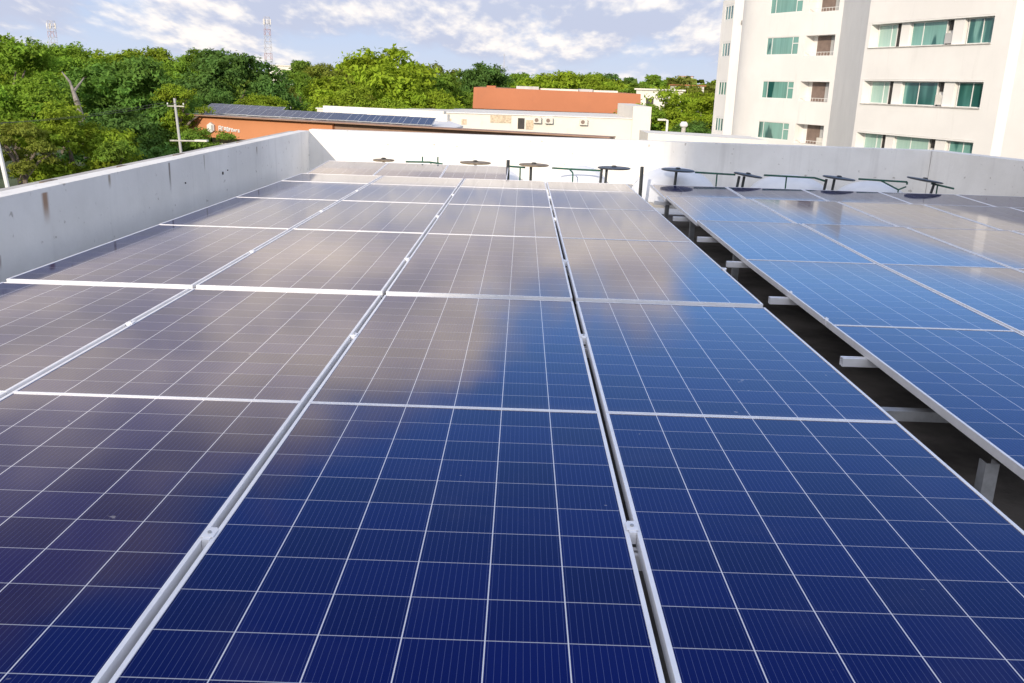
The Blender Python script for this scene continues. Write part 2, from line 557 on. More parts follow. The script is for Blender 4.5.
def panel_meshes(L, rows):
    bm = bmesh.new()
    x0, x1, l = 0.0, PW, LIP
    for (a, b, c, e) in ((0, l, 0, L), (PW - l, PW, 0, L), (l, PW - l, 0, l * 0.75), (l, PW - l, L - l * 0.75, L)):
        box(bm, a, b, c, e, -FH, 0.0)
    bmesh.ops.remove_doubles(bm, verts=bm.verts, dist=1e-6)
    frame = mesh_of('frame', bm, 'alu')
    bm = bmesh.new()
    vs = [bm.verts.new((x, y, z)) for z in (-0.006, -0.0022) for (x, y) in ((l, l * .75), (PW - l, l * .75), (PW - l, L - l * .75), (l, L - l * .75))]
    top = bm.faces.new(vs[4:])
    bm.faces.new(vs[3::-1])
    for i in range(4):
        j = (i + 1) % 4
        bm.faces.new((vs[i], vs[j], vs[4 + j], vs[4 + i]))
    uvl = bm.loops.layers.uv.new('UVMap')
    e = 0.012
    for f in bm.faces:
        for lp in f.loops:
            lp[uvl].uv = (e + (6 - 2 * e) * (lp.vert.co.x - l) / (PW - 2 * l), e + (rows - 2 * e) * (lp.vert.co.y - l * .75) / (L - 1.5 * l))
    glass = mesh_of('cell_glass', bm, 'solar')
    return frame, glass


def add_panel(x, y, z, slope, meshes, label, group):
    t = thing('solar_panel', label, 'solar panel', (x, y, z), (atan(slope), 0, 0), group)
    obj('frame', meshes[0], parent=t)
    obj('cell_glass', meshes[1], parent=t)
    return t


ORD = ['first', 'second', 'third', 'fourth', 'fifth', 'sixth', 'seventh']
COLN = ['column beside left parapet', 'second column from parapet', 'third column from parapet', 'column beside dark gap']
ROWS = [(1.050, 2.846), (2.846, 4.575), (4.612, 6.667), (6.667, 8.532), (8.532, 10.183), (10.183, 11.172)]


def zplane(y):
    if y < 4.611:
        return -1.0186 - 0.0162 * (y - 0.129)
    return -1.0815 - 0.0103 * (y - 4.612)


for r, (ya, yb) in enumerate(ROWS):
    L = yb - ya - 0.004
    ms = panel_meshes(L, 12 if r < 5 else 6)
    for c in range(4):
        za = zplane(ya + .01); zb = zplane(yb - .01)
        za += 0.001 if r in (1, 3) else 0.0           # each row's near frame stands a little proud
        za += rnd.uniform(-.001, .001)
        add_panel(CX0 + c * PIT + 0.010, ya + 0.002, za, (zb - za) / L, ms,
                  'solar panel of left array, %s row from camera, %s' % (ORD[r], COLN[c]),
                  'solar panels of the big left array')
# short far row behind the array
ms = panel_meshes(1.47, 9)
for c in range(3):
    t = add_panel(CX0 + 0.01 + c * 0.848, 11.24, -1.178, 0.039, ms,
                  'narrow solar panel in the far short row, %s' % ('leftmost', 'middle one', 'rightmost beside the dark post')[c],
                  'solar panels of the far short row')
    t.scale = (0.842 / PW, 1, 1)

# right array, a hand lower
AX, AY, AZ, ASL = 1.7147, 4.6945, -1.2029, -0.0088
RROWS = [(0.755, 2.724), (2.724, 4.6945), (4.6945, 6.664), (6.664, 8.634), (8.634, 10.604), (10.604, 11.96)]
FROM_FAR = {0: 'sixth', 1: 'fifth', 2: 'fourth', 3: 'third', 4: 'second', 5: 'first'}
for r, (ya, yb) in enumerate(RROWS):
    L = yb - ya - 0.004
    ms = panel_meshes(L, 12 if r < 5 else 8)
    for c in range(5):
        if r == 1 and c > 1 or r == 0:
            continue
        za = AZ + ASL * (ya - AY)
        add_panel(AX + c * PIT, ya + .002, za + rnd.uniform(-.001, .001), {3: 0.004, 4: 0.011, 5: 0.020}.get(r, ASL), ms,
                  'solar panel of right array, %s row from far end, %s' % (FROM_FAR[r], 'beside dark gap' if c == 0 else '%s column from dark gap' % ORD[c]),
                  'solar panels of the right array')

# clamps ---------------------------------------------------------------
bm = bmesh.new()
box(bm, -0.009, 0.009, -0.030, 0.030, -0.03, 0.0015)
box(bm, -0.0145, 0.0145, -0.020, 0.020, 0.0015, 0.0035)
cl_body = mesh_of('clamp_body', bm, 'alu')
bm = bmesh.new()
tube(bm, (0, 0, 0.0035), (0, 0, 0.0075), 0.0048, n=6)
cl_bolt = mesh_of('bolt', bm, 'galv')


def clamp(x, y, z, label, group):
    t = thing('panel_clamp', label, 'clamp', (x, y, z), group=group)
    obj('clamp_body', cl_body, parent=t); obj('bolt', cl_bolt, parent=t)


CLY = [1.95, 3.80, 5.65, 7.70, 9.4]
for s in (1, 2, 3):
    for r, yy in enumerate(CLY):
        y = yy + {1: 0.02, 2: -.06, 3: 0.05}[s]
        clamp(CX0 + s * PIT, y, zplane(y) + .001, 'small clamp on %s panel seam from left parapet, %s row from camera' % (ORD[s - 1], ORD[r]), 'clamps between the panels')
for r, yy in enumerate((5.60,)):
    clamp(CX0 + 4 * PIT - .006, yy, zplane(yy) + .001, 'small end clamp on the edge of the left array by the dark gap', 'end clamps along the gap')
for r, yy in enumerate((5.52, 4.83)):
    clamp(AX + .004, yy, AZ + ASL * (yy - AY) + .001, 'small clamp on left edge of the right array, %s' % ('farther one', 'nearer one')[r], 'end clamps of the right array')

# rails, posts, beams ---------------------------------------------------
def rail_mesh(x0, x1):
    bm = bmesh.new()
    h, w, th = 0.042, 0.040, 0.004
    box(bm, x0, x1, -w / 2, w / 2, -h, -h + th)
    box(bm, x0, x1, -w / 2, -w / 2 + th, -h + th, 0)
    box(bm, x0, x1, w / 2 - th, w / 2, -h + th, 0)
    box(bm, x0, x1, -w / 2 + th, -.006, -th - .0002, -.0002)
    box(bm, x0, x1, .006, w / 2 - th, -th - .0002, -.0002)
    return mesh_of('mounting_rail', bm, 'alu')


rm = rail_mesh(1.595, 6.76)
for k, yy in enumerate((4.185, 5.515, 6.75, 7.95, 9.3, 10.7)):
    o = obj('mounting_rail', rm)
    o.location = (0, yy, AZ + ASL * (yy - AY) - FH - .001)
    tag(o, 'aluminium rail end under the right array, %s from the camera' % (ORD[k]), 'rail', 'rails under the right array')
rm = rail_mesh(-2.72, 1.29)
for k, yy in enumerate((1.95, 3.80, 5.65, 7.70, 9.40)):
    o = obj('mounting_rail', rm)
    o.location = (0, yy, zplane(yy) - FH - .003)
    tag(o, 'aluminium rail under left array, seen in panel seams, %s row' % ORD[k], 'rail', 'rails under the left array')
# cross beams and posts in the gap
def post(x, y, z0, z1, w, label, group, mat='galv'):
    t = thing('support_post', label, 'post', (x, y, z0), group=group)
    bm = bmesh.new()
    h = z1 - z0
    box(bm, -w / 2, w / 2, -w / 2, -w / 2 + .005, .006, h)
    box(bm, -w / 2, -w / 2 + .005, -w / 2 + .005, w / 2, .006, h)
    box(bm, w / 2 - .005, w / 2, -w / 2 + .005, w / 2, .006, h)
    obj('upright', bm, mat, t)
    bm = bmesh.new()
    box(bm, -w, w, -w, w, 0, .006)
    obj('base_plate', bm, mat, t)
    return t


for k, yy in enumerate((3.02, 7.3, 9.3, 11.0)):
    post(1.80 if k else 1.74, yy, ROOF + .012, AZ + ASL * (yy - AY) - FH - .044, 0.05,
         'grey steel post under right array edge, %s from the camera' % ORD[k], 'posts under the right array')
bm = bmesh.new()
box(bm, 1.12, 2.4, -.025, .025, -.045, 0)
o = obj('support_beam', bm, 'galv'); o.location = (0, 3.64, -1.30)
tag(o, 'grey steel cross beam bridging the dark gap between the arrays', 'beam')
for k, xx in enumerate((1.40, 1.52)):
    post(xx, 3.64, ROOF + .012, -1.346, 0.045, 'short grey post under the cross beam in the gap, %s' % ('left one', 'right one')[k], 'posts under the cross beam')
for k, yy in enumerate((6.2, 8.3, 10.4)):
    post(1.22, yy, ROOF + .012, zplane(yy) - FH - .046, 0.05, 'grey steel post under the edge of the left array, %s along the gap' % ORD[k], 'posts under the left array')
bm = bmesh.new()
box(bm, -.04, .04, 4.5, 11.8, -.06, 0)
o = obj('support_beam', bm, 'dark_metal'); o.location = (2.15, 0, -1.34)
tag(o, 'long dark beam running under the right array', 'beam')

# cables drooping in the gap
for kk, (x0_, x1_, zz, lab) in enumerate(((1.46, 1.58, -1.42, 'thin grey conduit drooping along the dark gap, upper one'), (1.62, 1.50, -1.55, 'thin grey conduit lying low along the dark gap, lower one'))):
    bm = bmesh.new()
    prev = None
    for i in range(41):
        y = 2.0 + i * .22
        q = Vector((x0_ + (x1_ - x0_) * (0.5 + 0.5 * sin(y * 1.3 + kk)), y, zz + .05 * cos(y * 2 * pi / 1.9) * (1 if kk == 0 else .3)))
        if prev is not None:
            tube(bm, prev, q, .009, n=6, cap=False)
        prev = q
    tag(obj('conduit', bm, 'galv'), lab, 'conduit')

# ------------------------------------------------------------------ far end of the roof: domes, discs, green rails, posts
def dome(x, y, rx, h, label):
    t = thing('skylight_dome', label, 'skylight', (x, y, ROOF), group='white skylight domes at the far end of the roof')
    bm = bmesh.new()
    prof = [(rx * 1.06, 0), (rx * 1.06, .10), (rx * 1.0, .12)]
    prof += [(rx * cos(a), .12 + (h - .12) * sin(a)) for a in [radians(q) for q in (8, 20, 32, 44, 56, 68, 80, 88)]]
    lathe(bm, prof, 32)
    obj('dome', bm, 'dome', t, smooth=True)
    bm = bmesh.new()
    lathe(bm, [(rx * 1.15, 0), (rx * 1.15, .06), (rx * 1.062, .06)], 32, close=False)
    obj('kerb_ring', bm, 'concrete', t)


dome(0.90, 13.25, 0.40, 0.50, 'small shaded white skylight dome between the green rail and the twin-legged disc')
dome(2.25, 13.30, 0.62, 0.52, 'white skylight dome behind the single-pole black disc, right of the upright post')
dome(3.95, 13.30, 0.60, 0.46, 'white skylight dome behind the long green rail, middle of the shaded wall')
dome(5.10, 13.15, 0.52, 0.42, 'white skylight dome behind the green rail with the slanting brace')
dome(-0.45, 13.45, 0.48, 0.44, 'sunlit white skylight dome left of the single-legged disc')

DY = 12.62
k = DY / 12.5


def disc(x, z, rad, tilt, legs, label, y=DY, mat='disc'):
    t = thing('disc_stand', label, 'disc stand', (x, y, ROOF), group='round discs on stands at the far end of the roof')
    bm = bmesh.new()
    M = Matrix.Translation((0, 0, z - ROOF)) @ Matrix.Rotation(tilt, 4, 'Y')
    lathe(bm, [(rad * .3, -.022), (rad * .93, -.014), (rad, -.008), (rad, .003), (rad * .94, .008), (rad * .2, .014)], 28, M)
    obj('disc', bm, mat, t)
    bm = bmesh.new()
    lathe(bm, [(.035, .018), (.035, .028), (.02, .034)], 12, M)
    obj('hub', bm, 'dark_metal', t)
    for (dx, lean) in legs:
        bm = bmesh.new()
        tube(bm, (dx, 0, z - ROOF - .02), (dx + lean, .0, 0), .019)
        obj('leg', bm, 'dark_metal', t)
    return t


disc(-1.90 * k * 1.04, -1.069 * 1.045, .155, 0, [(0, 0)], 'round dark disc farthest left, peeping over the far panel row by the sunlit wall', 13.05, 'disc_sunlit')
disc(-0.64 * 1.045, -1.063 * 1.045, .225, 0, [(0, 0)], 'round sunlit-brown disc behind the right end of the far short panel row', 13.05, 'disc_sunlit')
disc(0.168 * k, -1.068 * k, .21, 0.01, [(-.04, 0)], 'round sunlit-brown disc on one green pole in front of the sunlit wall', DY, 'disc_sunlit')
disc(1.274 * k, -1.074 * k, .23, 0.0, [(-.17, -.02), (-.10, -.02)], 'round dark disc on two close legs left of the upright post')
disc(2.157 * k, -1.074 * k, .23, 0.03, [(-.02, -.02)], 'round black disc on one straight pole just right of the upright dark post')
disc(3.127 * k, -1.111 * k, .20, 0.14, [(-.12, -.05), (-.05, -.04)], 'tilted grey disc on two close legs in front of the shaded wall')
disc(4.382 * k, -1.111 * k, .22, 0.09, [(-.17, -.05), (-.06, -.04)], 'tilted dark disc on two legs joined by a bracket')
disc(5.566 * k, -1.10 * k, .24, 0.13, [(.14, -.09)], 'tilted black disc farthest right on one leaning pole')


def green_rail(path, legs, label, y=DY, r=.013):
    x0, z0 = path[0]
    t = thing('green_rail', label, 'metal rail', (x0 * k, y, ROOF), group='green metal rails at the far end of the roof')
    bm = bmesh.new()
    for (a, b) in zip(path[:-1], path[1:]):
        tube(bm, ((a[0] - x0) * k, 0, a[1] * k - ROOF), ((b[0] - x0) * k, 0, b[1] * k - ROOF), r)
    obj('bar', bm, 'green_metal', t)
    for (xa, za, xb, zb) in legs:
        bm = bmesh.new()
        tube(bm, ((xa - x0) * k, 0, za * k - ROOF), ((xb - x0) * k, 0, zb * k - ROOF), r * .8)
        obj('leg', bm, 'green_metal', t)


Z0 = ROOF / k
green_rail([(-1.66, -1.12), (-1.32, -1.115), (-1.13, -1.135)], [(-1.42, -1.118, -1.42, -1.04), (-1.20, -1.128, -1.20, -1.035), (-1.3, -1.12, -1.3, Z0)],
           'light green rail with two short uprights lying behind the far short panel row', 13.05)
green_rail([(-0.18, -1.10), (0.05, -1.109)], [(-0.02, -1.105, -0.02, Z0)], 'short green rail stub right of the first dark post')
green_rail([(0.419, -1.103), (0.75, -1.112), (1.10, -1.117)], [(0.66, -1.11, 0.71, -1.16), (0.71, -1.16, 0.72, Z0)],
           'straight green rail with a curved leg between the sunlit discs')
green_rail([(2.394, -1.098), (2.95, -1.113)], [(2.7, -1.108, 2.7, Z0)], 'straight dark green rail between the single-pole disc and the tilted grey disc')
green_rail([(3.347, -1.106), (4.05, -1.120), (4.20, -1.160)], [(3.66, -1.112, 3.66, Z0), (4.20, -1.160, 4.20, Z0)],
           'long green rail bent down at its right end in the shaded middle')
green_rail([(4.653, -1.116), (5.323, -1.135), (5.33, -1.17)], [(4.95, -1.122, 5.22, -1.245), (5.22, -1.245, 5.32, -1.20), (5.22, -1.245, 5.22, Z0)],
           'green rail with a slanting V brace left of the last disc')
green_rail([(5.66, -1.145), (5.98, -1.205)], [(5.75, -1.165, 5.75, Z0)], 'short sloping green rail right of the last disc')
for (x, zt, zb, y, lab) in ((-0.19, -1.014, ROOF, DY, 'thin upright dark green post at the right end of the far short panel row'),
                            (1.66, -1.045, ROOF, 12.2, 'thin upright black post at the far corner between the two arrays')):
    bm = bmesh.new()
    tube(bm, (0, 0, 0), (0, 0, zt * y / 12.5 - zb), .024)
    tube(bm, (0, 0, 0), (0, 0, .012), .06)
    o = obj('upright_post', bm, 'dark_metal'); o.location = (x * y / 12.5, y, zb)
    tag(o, lab, 'post')

# ------------------------------------------------------------------ apartment building on the right
Q = [Vector(q) for q in ((16.25, 79.0), (16.55, 76.0), (17.11, 75.2), (17.61, 70.0), (20.89, 62.93), (19.49, 54.2), (22.47, 45.6), (22.82, 44.6), (23.16, 44.28), (24.5, 40.9), (38, 48), (34, 86), (18.0, 84.0))]
ZT = [6.70, 3.84, 0.78, -2.12, -5.15, -8.2]
ROOFZ = 5.42
ZTOP = {0: 7.15, 1: 7.15, 2: 7.15, 3: 7.0, 4: 6.4}
apt = thing('apartment_building', 'tall cream white apartment building with teal windows and long balconies at the right', 'building')


def wall_seg(P, R, z0, z1, openings):
    """outer wall between two corners with recessed openings (u0,u1,z0,z1,depth)"""
    bm = bmesh.new()
    L = (R - P).length
    e = (R - P) / L
    nrm = Vector((e.y, -e.x))            # candidate outward
    if nrm.dot(-P) < 0:
        nrm = -nrm

    def pt(u, z, dep=0.0):
        q = P + e * u - nrm * dep
        return bm.verts.new((q.x, q.y, z))
    us = sorted({0.0, L, *[o[0] for o in openings], *[o[1] for o in openings]})
    zs = sorted({z0, z1, *[o[2] for o in openings], *[o[3] for o in openings]})
    for i in range(len(us) - 1):
        for j in range(len(zs) - 1):
            um, zm = (us[i] + us[i + 1]) / 2, (zs[j] + zs[j + 1]) / 2
            if any(o[0] < um < o[1] and o[2] < zm < o[3] for o in openings):
                continue
            bm.faces.new((pt(us[i], zs[j]), pt(us[i + 1], zs[j]), pt(us[i + 1], zs[j + 1]), pt(us[i], zs[j + 1])))
    for (a, b, c, f, dp) in openings:
        for (s1, s2) in (((a, c), (b, c)), ((b, c), (b, f)), ((b, f), (a, f)), ((a, f), (a, c))):
            bm.faces.new((pt(*s1), pt(*s2), pt(*s2, dp), pt(*s1, dp)))
        bm.faces.new((pt(a, c, dp), pt(b, c, dp), pt(b, f, dp), pt(a, f, dp)))
    return bm, e, nrm


def facade_box(bm, P, e, nrm, u0, u1, z0, z1, d0, d1):
    """box on a facade: depths measured inwards from the wall face"""
    M = Matrix(((e.x, -nrm.x, 0, P.x), (e.y, -nrm.y, 0, P.y), (0, 0, 1, 0), (0, 0, 0, 1)))
    box(bm, u0, u1, d0, d1, z0, z1, M)


def window(P, e, nrm, u0, u1, z0, z1, dep, cuts, parent, glassmat='glass', fw_=.05):
    """frame with mullions at the cuts, one glass pane behind"""
    bm = bmesh.new()
    for (a, b, c, f) in ((u0, u1, z0, z0 + fw_), (u0, u1, z1 - fw_, z1), (u0, u0 + fw_, z0 + fw_, z1 - fw_), (u1 - fw_, u1, z0 + fw_, z1 - fw_)):
        facade_box(bm, P, e, nrm, a, b, c, f, dep - .05, dep)
    for (cu, za, zb) in cuts:
        facade_box(bm, P, e, nrm, cu - fw_ / 2, cu + fw_ / 2, max(za, z0 + fw_), min(zb, z1 - fw_), dep - .045, dep - .005)
    w = obj('window', bm, 'winframe', parent)
    bm = bmesh.new()
    facade_box(bm, P, e, nrm, u0 + fw_, u1 - fw_, z0 + fw_, z1 - fw_, dep - .022, dep - .012)
    obj('pane', bm, glassmat, w)
    return w


WALLZ0 = GROUND
# left bay with slatted windows
ops = [(0.75, 2.90, zt - 1.27, zt + .02, .07) for zt in ZT[:5]]
bm, e, nr = wall_seg(Q[0], Q[1], WALLZ0, ZTOP[0], ops)
obj('bay_wall', bm, 'facade', apt)
for (a, b, c, f, dp) in ops:
    window(Q[0], e, nr, a, b, c, f, dp - .01, [(a + .7, c, f), (a + 1.4, c, f)], apt, 'glass', .16)
bm, e, nr = wall_seg(Q[1], Q[2], WALLZ0, ZTOP[1], [])
obj('pier', bm, 'facade', apt)
# rounded pilaster
bm = bmesh.new()
pts = []
for i in range(9):
    tt = i / 8
    q = Q[2].lerp(Q[3], tt)
    ee = (Q[3] - Q[2]).normalized()
    nn = Vector((ee.y, -ee.x));  nn = nn if nn.dot(-q) > 0 else -nn
    pts.append(q + nn * (0.55 * sin(pi * tt)))
vl = [bm.verts.new((q.x, q.y, WALLZ0)) for q in pts]
vh = [bm.verts.new((q.x, q.y, ZTOP[2])) for q in pts]
for i in range(8):
    bm.faces.new((vl[i], vl[i + 1], vh[i + 1], vh[i]))
obj('rounded_pilaster', bm, 'facade', apt, smooth=True)
# window and loggia section
ops = []
for zt in ZT[:5]:
    ops.append((0.42, 3.85, zt - 1.24, zt, .08))
    ops.append((4.50, 7.36, zt - 1.34, zt, .75))
bm, e, nr = wall_seg(Q[3], Q[4], WALLZ0, ZTOP[3], ops)
obj('wall', bm, 'facade', apt)
for i, zt in enumerate(ZT[:5]):
    window(Q[3], e, nr, 0.42, 3.85, zt - 1.24, zt, .075, [(1.0, -99, 99), (3.2, -99, 99)], apt)
    bm = bmesh.new()
    facade_box(bm, Q[3], e, nr, 3.23, 3.80, zt - .50, zt - .44, .03, .07)
    obj('transom', bm, 'winframe', apt)
    bm = bmesh.new()
    facade_box(bm, Q[3], e, nr, 5.0, 6.25, zt - 1.32, zt - .03, .68, .74)
    obj('loggia_door', bm, 'brown', apt)
    bm = bmesh.new()
    facade_box(bm, Q[3], e, nr, 6.28, 7.34, zt - 1.32, zt - .03, .70, .74)
    obj('loggia_panel', bm, 'grey_wall', apt)
    bm = bmesh.new()
    facade_box(bm, Q[3], e, nr, 4.52, 7.34, zt - 1.12, zt - 1.09, .10, .13)
    for q in range(9):
        facade_box(bm, Q[3], e, nr, 4.62 + q * .29, 4.635 + q * .29, zt - 1.335, zt - 1.122, .105, .12)
    obj('railing', bm, 'winframe', apt)
    if i in (3,):
        bm = bmesh.new()
        facade_box(bm, Q[3], e, nr, 6.4, 7.05, zt - 1.32, zt - .85, .35, .65)
        obj('air_conditioner', bm, 'ac', apt)
# plain shaded section
bm, e, nr = wall_seg(Q[4], Q[5], WALLZ0, ZTOP[4], [])
obj('plain_wall', bm, 'facade', apt)
# long balcony section
ops = [(0.30, 9.02, zt - 1.24, zt + .01, .55) for zt in ZT[1:5]]
bm, e, nr = wall_seg(Q[5], Q[6], WALLZ0, ROOFZ, ops)
obj('balcony_wall', bm, 'facade', apt)
for i, zt in enumerate(ZT[:5]):
    if i == 0: continue
    zl = zt - 1.23
    a = window(Q[5], e, nr, .45, 1.95, zl, zt, .52, [(1.5, -99, 99)], apt, 'pale_glass')
    bm = bmesh.new(); facade_box(bm, Q[5], e, nr, 1.98, 2.45, zl, zt, .48, .54); obj('dark_post', bm, 'dark', apt)
    a = window(Q[5], e, nr, 3.15, 5.65, zl, zt, .45, [(4.3 if i != 1 else 4.0, -99, 99)], apt, 'pale_glass' if i == 3 else 'glass', .045)
    bm = bmesh.new(); facade_box(bm, Q[5], e, nr, 2.48, 3.12, zl, zt, .25, .54); obj('pier', bm, 'facade', apt)
    bm = bmesh.new(); facade_box(bm, Q[5], e, nr, 5.75, 6.2, zt - .48, zt - .02, .46, .54); obj('dark_vent', bm, 'dark', apt)
    bm = bmesh.new(); facade_box(bm, Q[5], e, nr, 5.75, 6.25, zl + .08, zl + .58, .25, .53); obj('air_conditioner', bm, 'ac' if i != 1 else 'grey_wall', apt)
    bm = bmesh.new(); facade_box(bm, Q[5], e, nr, 6.35, 7.05, zl, zt, .15, .54); obj('pier', bm, 'facade', apt)
    a = window(Q[5], e, nr, 7.15, 9.0, zl, zt, .36, [(8.1, -99, 99)], apt, 'glass', .045)
    bm = bmesh.new(); facade_box(bm, Q[5], e, nr, .28, 9.04, zt - 1.29, zt - 1.243, -.05, .0); obj('sill', bm, 'concrete', apt)
for (i, j, nm) in ((6, 7, 'pier'), (7, 8, 'bright_pilaster'), (8, 9, 'side_wall'), (9, 10, 'rear_wall'), (10, 11, 'rear_wall'), (11, 12, 'rear_wall'), (12, 0, 'rear_wall')):
    bm, e, nr = wall_seg(Q[i], Q[j], WALLZ0, ROOFZ, [])
    obj(nm, bm, 'facade', apt)
bm = bmesh.new()
qc = sum(Q, Vector((0, 0))) / len(Q)
prism(bm, [tuple(q.lerp(qc, .09)) for q in Q], ROOFZ - .35, ROOFZ - .05)
obj('roof', bm, 'concrete', apt)
# thin floor joints on the balcony section
for zt in ZT[1:4]:
    bm = bmesh.new()
    ee = (Q[6] - Q[5]).normalized(); nn = Vector((ee.y, -ee.x)); nn = nn if nn.dot(-Q[5]) > 0 else -nn
    facade_box(bm, Q[5], ee, nn, .05, 9.05, zt + .10, zt + .125, -.012, .0)
    obj('floor_band', bm, 'facade', apt)

# unseen tower added to block sun and shade the right of the roof
tw = thing('added_shade_tower', 'unseen tall slim tower added behind the photographer as a sun blocker', 'building', (-16.15, -65, GROUND))
bm = bmesh.new(); box(bm, -2.45, 2.45, -5.5, 6, 0, 35.0); obj('wall', bm, 'white_paint', tw)
for q in range(10):
    bm = bmesh.new()
    for c in range(2):
        box(bm, -1.9 + c * 2.1, -.3 + c * 2.1, 6.0, 6.04, 1.2 + q * 3.2, 2.6 + q * 3.2)
    obj('window_row', bm, 'glass', tw)

# ------------------------------------------------------------------ low building with the orange fascia and roof panels
A = Vector((-22.5, 61.2)); B = Vector((4.9, 49.93))
e = (B - A).normalized(); nn = Vector((-e.y, e.x)); nn = nn if nn.dot(-A) < 0 else -nn      # nn points away from the camera
LB = (B - A).length
ob = thing('clinic_building', 'low building with long orange fascia, white emblem and solar panels on its flat roof', 'building')


def FR(u, d, z=0):
    q = A + e * u + nn * d
    return Vector((q.x, q.y, z))


MF = Matrix(((e.x, nn.x, 0, A.x), (e.y, nn.y, 0, A.y), (0, 0, 1, 0), (0, 0, 0, 1)))
bm = bmesh.new(); box(bm, 0, 11.5, 0.0, .25, -4.06, -2.705, MF); box(bm, 0, .25, .25, 10, -4.06, -2.78, MF)
obj('fascia', bm, 'orange', ob)
bm = bmesh.new(); box(bm, 11.5, LB, 0.25, .5, -4.06, -2.705, MF); obj('shaded_fascia', bm, 'eave', ob)  # shade below the eave put into the fascia colour as dark brown
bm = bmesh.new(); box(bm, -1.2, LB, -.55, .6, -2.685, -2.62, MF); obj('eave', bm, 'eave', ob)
bm = bmesh.new(); prism(bm, [tuple((A + e * uu + nn * dd_)) for uu, dd_ in ((-1.0, .601), (19.6, .601), (18.6, 4.0), (14.4, 10.2), (-1.0, 10.2))], -2.775, -2.66); obj('roof', bm, 'roof_white', ob)
bm = bmesh.new(); box(bm, .6, 14.2, 1.6, 10.0, GROUND, -2.79, MF); box(bm, 20.0, LB - .4, .5, .75, GROUND, -2.79, MF); obj('wall', bm, 'white_paint', ob)
bm = bmesh.new(); box(bm, 4.2, 14.3, 9.6, 10.0, -2.659, -2.02, MF); box(bm, 10.0, 15.0, 8.8, 9.2, -2.659, -2.2, MF)
obj('roof_upstand', bm, 'white_paint', ob)
# emblem: white hexagonal block, and the worn lettering next to it
em = thing('emblem_sign', 'white hexagonal emblem with worn white lettering on the orange fascia', 'sign', FR(2.0, -.02, -3.42), (0, 0, atan2(e.y, e.x)))
bm = bmesh.new()
hexa = [(.36 * cos(radians(90 + 60 * i)), .36 * sin(radians(90 + 60 * i))) for i in range(6)]
f0 = [bm.verts.new((x, 0, z)) for x, z in hexa]; f1 = [bm.verts.new((x * .92 + .05, -.16, z * .92)) for x, z in hexa]
for i in range(6):
    j = (i + 1) % 6
    bm.faces.new((f0[i], f0[j], f1[j], f1[i]))
bm.faces.new(f1); bm.faces.new(f0[::-1])
obj('emblem', bm, 'white_mast', em)
bm = bmesh.new(); box(bm, .12, .30, -.168, -.161, -.2, .17); obj('emblem_shade_side', bm, 'grey_sheet', em)  # grey plate paints the shaded face of the emblem block
x = .62
for i, (w, h) in enumerate(((.22, .34), (.15, .30), (.2, .26), (.13, .3), (.17, .24), (.15, .22), (.12, .15), (.16, .18), (.13, .2))):
    bm = bmesh.new()
    zc = -.02 - i * .012
    box(bm, x, x + .05, -.035, 0, zc - h / 2, zc + h / 2)
    box(bm, x + .05, x + w, -.035, 0, zc + h / 2 - .06, zc + h / 2)
    if i % 2 == 0:
        box(bm, x + .05, x + w * .8, -.035, 0, zc - .03, zc + .03)
    if i % 3 != 1:
        box(bm, x + w - .045, x + w, -.035, 0, zc - h / 2, zc + h / 2 - .062)
    obj('letter_stroke', bm, 'white_mast', em)
    x += w + .035

# tilted panels on that roof, in four clusters
bm = bmesh.new(); box(bm, 0, .96, 0, 1.9, -.04, 0); rp_frame = mesh_of('frame', bm, 'galv')
bm = bmesh.new()
for i in range(2):
    vs = [bm.verts.new(q) for q in ((.045 + i * .45, .05, .004), (.465 + i * .45, .05, .004), (.465 + i * .45, 1.85, .004), (.045 + i * .45, 1.85, .004))]
    f = bm.faces.new(vs)
uvl = bm.loops.layers.uv.new('UVMap')
for f in bm.faces:
    for lp in f.loops:
        lp[uvl].uv = (lp.vert.co.x / .96 * 6, lp.vert.co.y / 1.9 * 12)
rp_glass = mesh_of('cell_glass', bm, 'roof_cells')
for (px, n, dep, lab) in ((258, 7, 1.2, 'leftmost'), (330, 6, 1.0, 'second'), (377, 5, .9, 'third'), (425, 4, 0.75, 'rightmost')):
    q = spot(px, 95, 1.0)
    # where this sight direction meets the roof edge line
    den = q.x * e.y - q.y * e.x
    s_ = (A.x * e.y - A.y * e.x) / den
    ub = (Vector((q.x * s_, q.y * s_)) - A).dot(e)
    for rowi in range(2 if lab in ('leftmost',) else 1):
        for i in range(n):
            t = thing('roof_solar_panel', 'dark tilted solar panel in the %s cluster on the orange-fascia roof' % lab, 'solar panel',
                      FR(ub - (i + 1) * 1.0 - rowi * 1.4, dep + .0 + rowi * 2.4 + (i // 2) * .22, -2.56 + rowi * .1), (radians(11), 0, atan2(e.y, e.x) + radians(20)), 'panels of the %s roof cluster' % lab)
            obj('frame', rp_frame, parent=t); obj('cell_glass', rp_glass, parent=t)

# ------------------------------------------------------------------ white building in front of the orange roofed one
wb = thing('white_building', 'low white flat-roofed building with a dark door and wall air conditioners', 'building')
Y8 = 80.0
bm = bmesh.new(); box(bm, -18, 9.46, Y8, 94, GROUND, -2.63); obj('wall', bm, 'white_paint', wb)
bm = bmesh.new(); box(bm, 9.46, 11.05, Y8 - .3, 93, GROUND, -1.56); obj('stair_block', bm, 'white_paint', wb)
bm = bmesh.new(); box(bm, 11.05, 24, Y8 - 4, 90, GROUND, -4.15); obj('side_wing', bm, 'white_paint', wb)


def on8(px, py):
    q = spot(px, py, Y8)
    return q.x, q.z


def plate(name, x0p, y0p, x1p, y1p, mat, dp=.06, parent=wb):
    x0, z1 = on8(x0p, y0p); x1, z0 = on8(x1p, y1p)
    bm = bmesh.new(); box(bm, x0, x1, Y8 - dp, Y8 - .003, z0, z1)
    return obj(name, bm, mat, parent)


